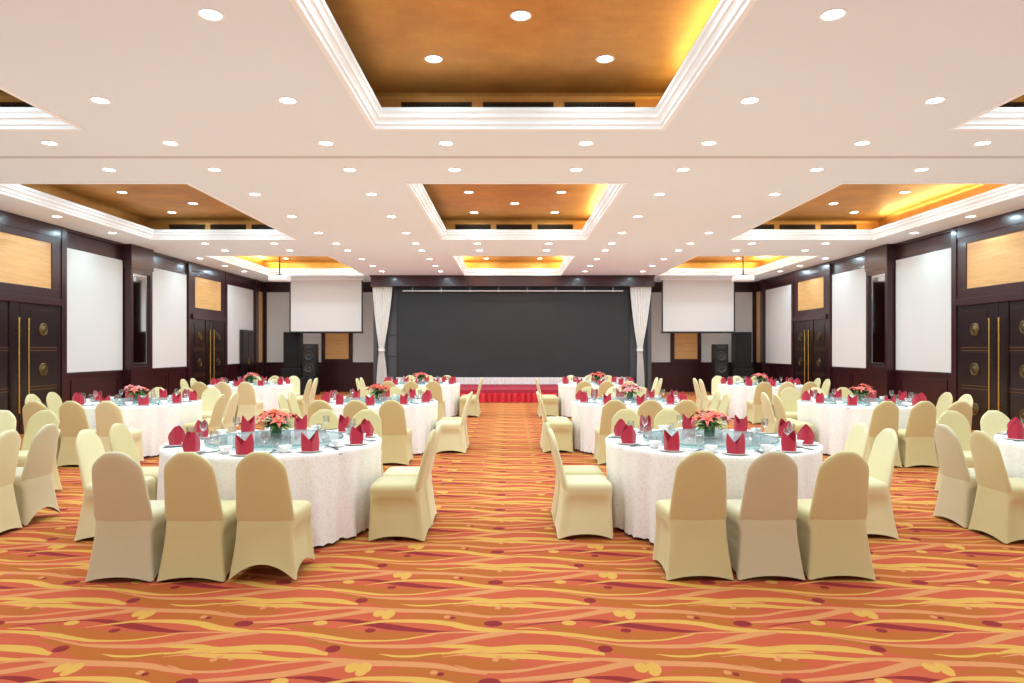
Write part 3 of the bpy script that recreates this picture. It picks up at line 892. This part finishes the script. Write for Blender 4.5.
GP = [(0.033, 0.0), (0.033, 0.002), (0.008, 0.006), (0.0045, 0.014), (0.004, 0.07), (0.010, 0.082), (0.027, 0.098), (0.035, 0.122), (0.034, 0.15), (0.031, 0.172),
      (0.0295, 0.172), (0.0325, 0.15), (0.0335, 0.122), (0.0255, 0.1), (0.008, 0.085), (0.0, 0.083)]
bm = bmesh.new(); add_lathe(bm, GP, 24, cap1=False); WINE = mesh_of('wine_glass', bm, M['glass'], True)
bm = bmesh.new(); add_lathe(bm, [(0.022, 0), (0.031, 0.085), (0.0295, 0.085), (0.021, 0.008), (0, 0.008)], 24, cap1=False); TUMB = mesh_of('tumbler', bm, M['glass'], True)
bm = bmesh.new(); add_lathe(bm, [(0.024, 0.0), (0.026, 0.006), (0.042, 0.018), (0.054, 0.048), (0.055, 0.05), (0.052, 0.048), (0.040, 0.022), (0.02, 0.012), (0, 0.011)], 28, cap1=False); BOWL = mesh_of('bowl', bm, M['porcelain'], True)
bm = bmesh.new(); add_lathe(bm, [(0.032, 0.0), (0.036, 0.004), (0.062, 0.010), (0.062, 0.012), (0.036, 0.007), (0, 0.006)], 28, cap1=False); SAUC = mesh_of('saucer', bm, M['porcelain'], True)
bm = bmesh.new(); add_tube(bm, [(0, -0.12, 0.016), (0, 0.12, 0.010)], [0.0026, 0.0042], 8); STICK = mesh_of('chopstick', bm, M['chopstick'], True)
bm = bmesh.new(); add_box(bm, -0.022, 0.022, -0.008, 0.008, 0.0, 0.010, 0.003); REST = mesh_of('rest', bm, M['porcelain'], True)

# ------------------------------------------------------------------ flowers
def petal(bm, L, W, elev, yaw, curl):
    n = 6; rows = []
    R = Matrix.Rotation(yaw, 3, 'Z')
    for i in range(n + 1):
        t = i / n
        w = W * math.sin(PI * min(1, 0.12 + 0.88 * t) ** 0.8) ** 0.9 * 0.5 if i < n else 0.001
        ang = elev - curl * t * t
        r = L * t
        p = Vector((math.cos(ang) * r, 0, math.sin(ang) * r))
        up = Vector((-math.sin(ang), 0, math.cos(ang)))
        rows.append([R @ (p + Vector((0, -w, 0)) + up * w * 0.35), R @ p, R @ (p + Vector((0, w, 0)) + up * w * 0.35)])
    vr = [[bm.verts.new(q) for q in row] for row in rows]
    for a, b in zip(vr, vr[1:]):
        for k in range(2): bm.faces.new((a[k], a[k + 1], b[k + 1], b[k]))
def flower_mesh(m, seed, L=0.062):
    rnd = random.Random(seed); bm = bmesh.new()
    for k in range(6): petal(bm, L * rnd.uniform(0.9, 1.1), L * 0.55, math.radians(58 if k % 2 else 46), k * PI / 3 + rnd.uniform(-0.1, 0.1), 0.75)
    return mesh_of('flower', bm, m, True, 80)
FLOWERS = {c: [flower_mesh(M[c], s) for s in (1, 2)] for c in ('coral', 'orange_red', 'pink')}
bm = bmesh.new()
for k in range(5):
    a = k * 2 * PI / 5
    add_tube(bm, [(0, 0, 0.005), (0.010 * math.cos(a), 0.010 * math.sin(a), 0.045)], [0.0012, 0.002], 6)
STAMEN = mesh_of('stamen', bm, M['stamen'], True)
def foliage_mesh(seed):
    rnd = random.Random(seed); bm = bmesh.new()
    for k in range(46):
        yaw = rnd.uniform(0, 2 * PI); el = math.radians(rnd.choice([4, 10, 18, 34, 50, 66]) + rnd.uniform(-6, 6))
        b0 = len(bm.verts)
        petal(bm, rnd.uniform(0.11, 0.20) * (0.85 if el > 0.7 else 1), rnd.uniform(0.026, 0.044), el, yaw, 0.34)
        bm.verts.ensure_lookup_table()
        for v in list(bm.verts)[b0:]: v.co.z += 0.105 + 0.02 * math.sin(yaw * 3)
    return bm
FOL = [mesh_of('foliage', foliage_mesh(11), M['leaf'], True, 80), mesh_of('foliage', foliage_mesh(12), M['leaf2'], True, 80)]
bm = bmesh.new(); add_lathe(bm, [(0.046, 0.0), (0.050, 0.004), (0.052, 0.112), (0.048, 0.112), (0.046, 0.012), (0.0, 0.012)], 28, cap1=False); VASE = mesh_of('vase', bm, M['vase'], True)
bm = bmesh.new(); add_lathe(bm, [(0.115, 0.0), (0.12, 0.004), (0.12, 0.050), (0.115, 0.050), (0.113, 0.008), (0.0, 0.008)], 32, cap1=False); DISH = mesh_of('glass_dish', bm, M['glass'], True)

# ------------------------------------------------------------------ the tables
TABLES = [  # x, y, row, column, flower colours, has settings, turn of the cloth
    (-5.88, 6.25, 0, 'by left wall', None, False, 1 * PI / 2),
    (-2.18, 6.36, 0, 'left of aisle', ('coral', 'orange_red'), True, 0 * PI / 2),
    (1.87, 6.40, 0, 'right of aisle', ('coral', 'pink'), True, 1 * PI / 2),
    (5.58, 6.20, 0, 'by right wall', ('coral', 'orange_red'), True, 2 * PI / 2),
    (-6.02, 11.0, 1, 'by left wall', ('coral', 'pink'), True, 3 * PI / 2),
    (-2.15, 11.15, 1, 'left of aisle', ('orange_red', 'coral'), True, 2 * PI / 2),
    (1.97, 11.2, 1, 'right of aisle', ('coral', 'pink'), True, 1 * PI / 2),
    (5.66, 10.97, 1, 'by right wall', ('coral', 'orange_red'), True, 3 * PI / 2),
    (-6.22, 16.4, 2, 'by left wall', ('coral', 'pink'), True, 0 * PI / 2),
    (-2.20, 16.8, 2, 'left of aisle', ('coral', 'orange_red'), True, 1 * PI / 2),
    (2.15, 16.8, 2, 'right of aisle', ('orange_red', 'coral'), True, 2 * PI / 2),
    (6.0, 16.4, 2, 'by right wall', ('coral', 'pink'), True, 3 * PI / 2),
]
SEATS = ['middle of three on near side', 'right of three on near side', 'nearer of two on right side', 'farther of two on right side', 'right of three on far side',
         'middle of three on far side', 'left of three on far side', 'farther of two on left side', 'nearer of two on left side', 'left of three on near side']
CH = {0: (0.0, -1.365, 0), 1: (0.497, -1.365, 0), 9: (-0.503, -1.365, 0), 4: (0.5, 1.37, PI), 5: (0.0, 1.38, PI), 6: (-0.5, 1.37, PI),
      2: (1.212, -0.28, PI / 2), 3: (1.218, 0.22, PI / 2), 7: (-1.218, 0.22, -PI / 2), 8: (-1.212, -0.28, -PI / 2)}
RN = random.Random(5)
SPECIAL = {(2, 0): 'pale', (2, 1): 'gold', (2, 9): 'gold', (1, 9): 'pale', (1, 0): 'gold', (1, 1): 'gold', (1, 3): 'ivory', (1, 8): 'ivory', (5, 2): 'ivory', (0, 3): 'pale', (3, 7): 'pale'}
def in_frame(x, y, zz, m=25):
    if y < 0.6: return False
    px = 510 + x * FPX / y; py = 349 + (EYE - zz) * FPX / y
    return -m < px < 1024 + m and -m < py < 683 + m
for ti, (X, Y, row, coln, fc, settings, turn) in enumerate(TABLES):
    T = '%s table %s' % (ROWN[row], coln)
    tb = thing('banquet_table', 'round banquet table under a white damask cloth, the %s' % T, 'table', (X, Y, 0), turn, 'round banquet tables')
    put('tabletop', TOP, tb); put('pedestal', PED, tb); put('tablecloth', CLOTH, tb)
    for k, (dx, dy, rz) in CH.items():
        x = X + dx + {1: -0.045, 2: -0.03}.get(ti, 0) * (k in (0, 1, 9)) + (-0.05 if ti == 1 and k in (7, 8) else 0) + RN.uniform(-0.004, 0.004); y = Y + dy + ({1: -0.08, 2: -0.055}.get(ti, 0) if k in (2, 3, 7, 8) else 0) + RN.uniform(-0.006, 0.006)
        if not (in_frame(x - 0.35, y, 0.5, 5) or in_frame(x + 0.35, y, 0.5, 5)): continue
        cov = SPECIAL.get((ti, k)) or RN.choice(['gold', 'gold', 'gold', 'ivory'])
        hem = 'high' if (ti, k) in ((1, 1), (0, 3), (4, 9)) else 'std'
        chair(x, y, rz + math.radians(RN.uniform(-0.35, 0.35)), cov, hem, '%s covered banquet chair, %s, %s' % (COVER_WORD[cov].split()[-1] if False else COVER_WORD[cov], SEATS[k], T), 'covered banquet chairs')
    if not settings: continue
    lz = thing('turntable', 'round glass turntable centred on the %s' % T, 'turntable', (X, Y, ZT), 0, 'glass turntables')
    put('glass_disc', TG, lz); put('edge', TE, lz); put('bearing', TB, lz)
    a0 = RN.uniform(-0.05, 0.05)
    for k in range(10):
        a = -PI / 2 + k * 2 * PI / 10 + a0
        def P(r, tt): return (X + r * math.cos(a) - tt * math.sin(a), Y + r * math.sin(a) + tt * math.cos(a))
        p = P(0.83, 0)
        if not in_frame(p[0], p[1], 0.8, 12): continue
        S = '%s, %s' % (SEATS[k], T)
        tag(put('plate', PLATE, None, (*p, ZT), a), 'white plate under napkin, ' + S, 'plate', 'white plates')
        tag(put('napkin', RN.choice(NAPKINS), None, (*p, ZT + 0.0068), a + PI / 2 + RN.uniform(-0.3, 0.3)), 'crimson folded napkin, ' + S, 'napkin', 'crimson napkins')
        q = P(0.715, 0.13 + RN.uniform(-0.02, 0.02))
        tag(put('wine_glass', WINE, None, (*q, ZT), 0), 'clear wine glass, ' + S, 'glass', 'wine glasses')
        if row < 2:
            q = P(0.69, 0.205 + RN.uniform(-0.008, 0.008))
            tag(put('tumbler', TUMB, None, (*q, ZT), 0), 'small clear tumbler, ' + S, 'glass', 'small tumblers')
        q = P(0.748, -0.186 + RN.uniform(-0.006, 0.006))
        bo = thing('rice_bowl', 'white rice bowl on saucer, ' + S, 'bowl', (*q, ZT), 0, 'white rice bowls')
        put('saucer', SAUC, bo); put('bowl', BOWL, bo, (0, 0, 0.0075))
        if row < 2:
            q = P(0.80, 0.205)
            cs = thing('chopsticks', 'dark chopsticks on a rest, ' + S, 'chopsticks', (*q, ZT), a - PI / 2 + RN.uniform(-0.05, 0.05), 'dark chopsticks')
            put('chopstick', STICK, cs, (-0.006, 0, 0)); put('chopstick', STICK, cs, (0.006, 0, 0)); put('rest', REST, cs, (0, 0.07, 0))
    # centrepiece
    fa = thing('flower_arrangement', 'low %s flower arrangement in a green vase, %s' % ('coral and pink' if 'pink' in fc else 'coral and orange', T), 'flowers', (X, Y, ZT + 0.0352), turn, 'flower centrepieces')
    put('vase', VASE, fa, (0, 0, 0.009)); put('glass_dish', DISH, fa)
    put('foliage', FOL[0], fa); put('foliage', FOL[1], fa, (0, 0, 0.006), 0.8)
    nf = 11 if row == 0 else 10
    for k in range(nf):
        g = k * 2.39996; rr = 0.165 * math.sqrt((k + 0.4) / nf)
        c = fc[0] if RN.random() < 0.62 else fc[1]
        fl = put('flower', RN.choice(FLOWERS[c]), fa, (rr * math.cos(g), rr * math.sin(g), 0.200 - 1.9 * rr * rr + RN.uniform(-0.022, 0.026)), rot=(0, rr * 4.2, g), scale=(RN.uniform(1.1, 1.45),) * 3)
        if row == 0: put('stamen', STAMEN, fl)
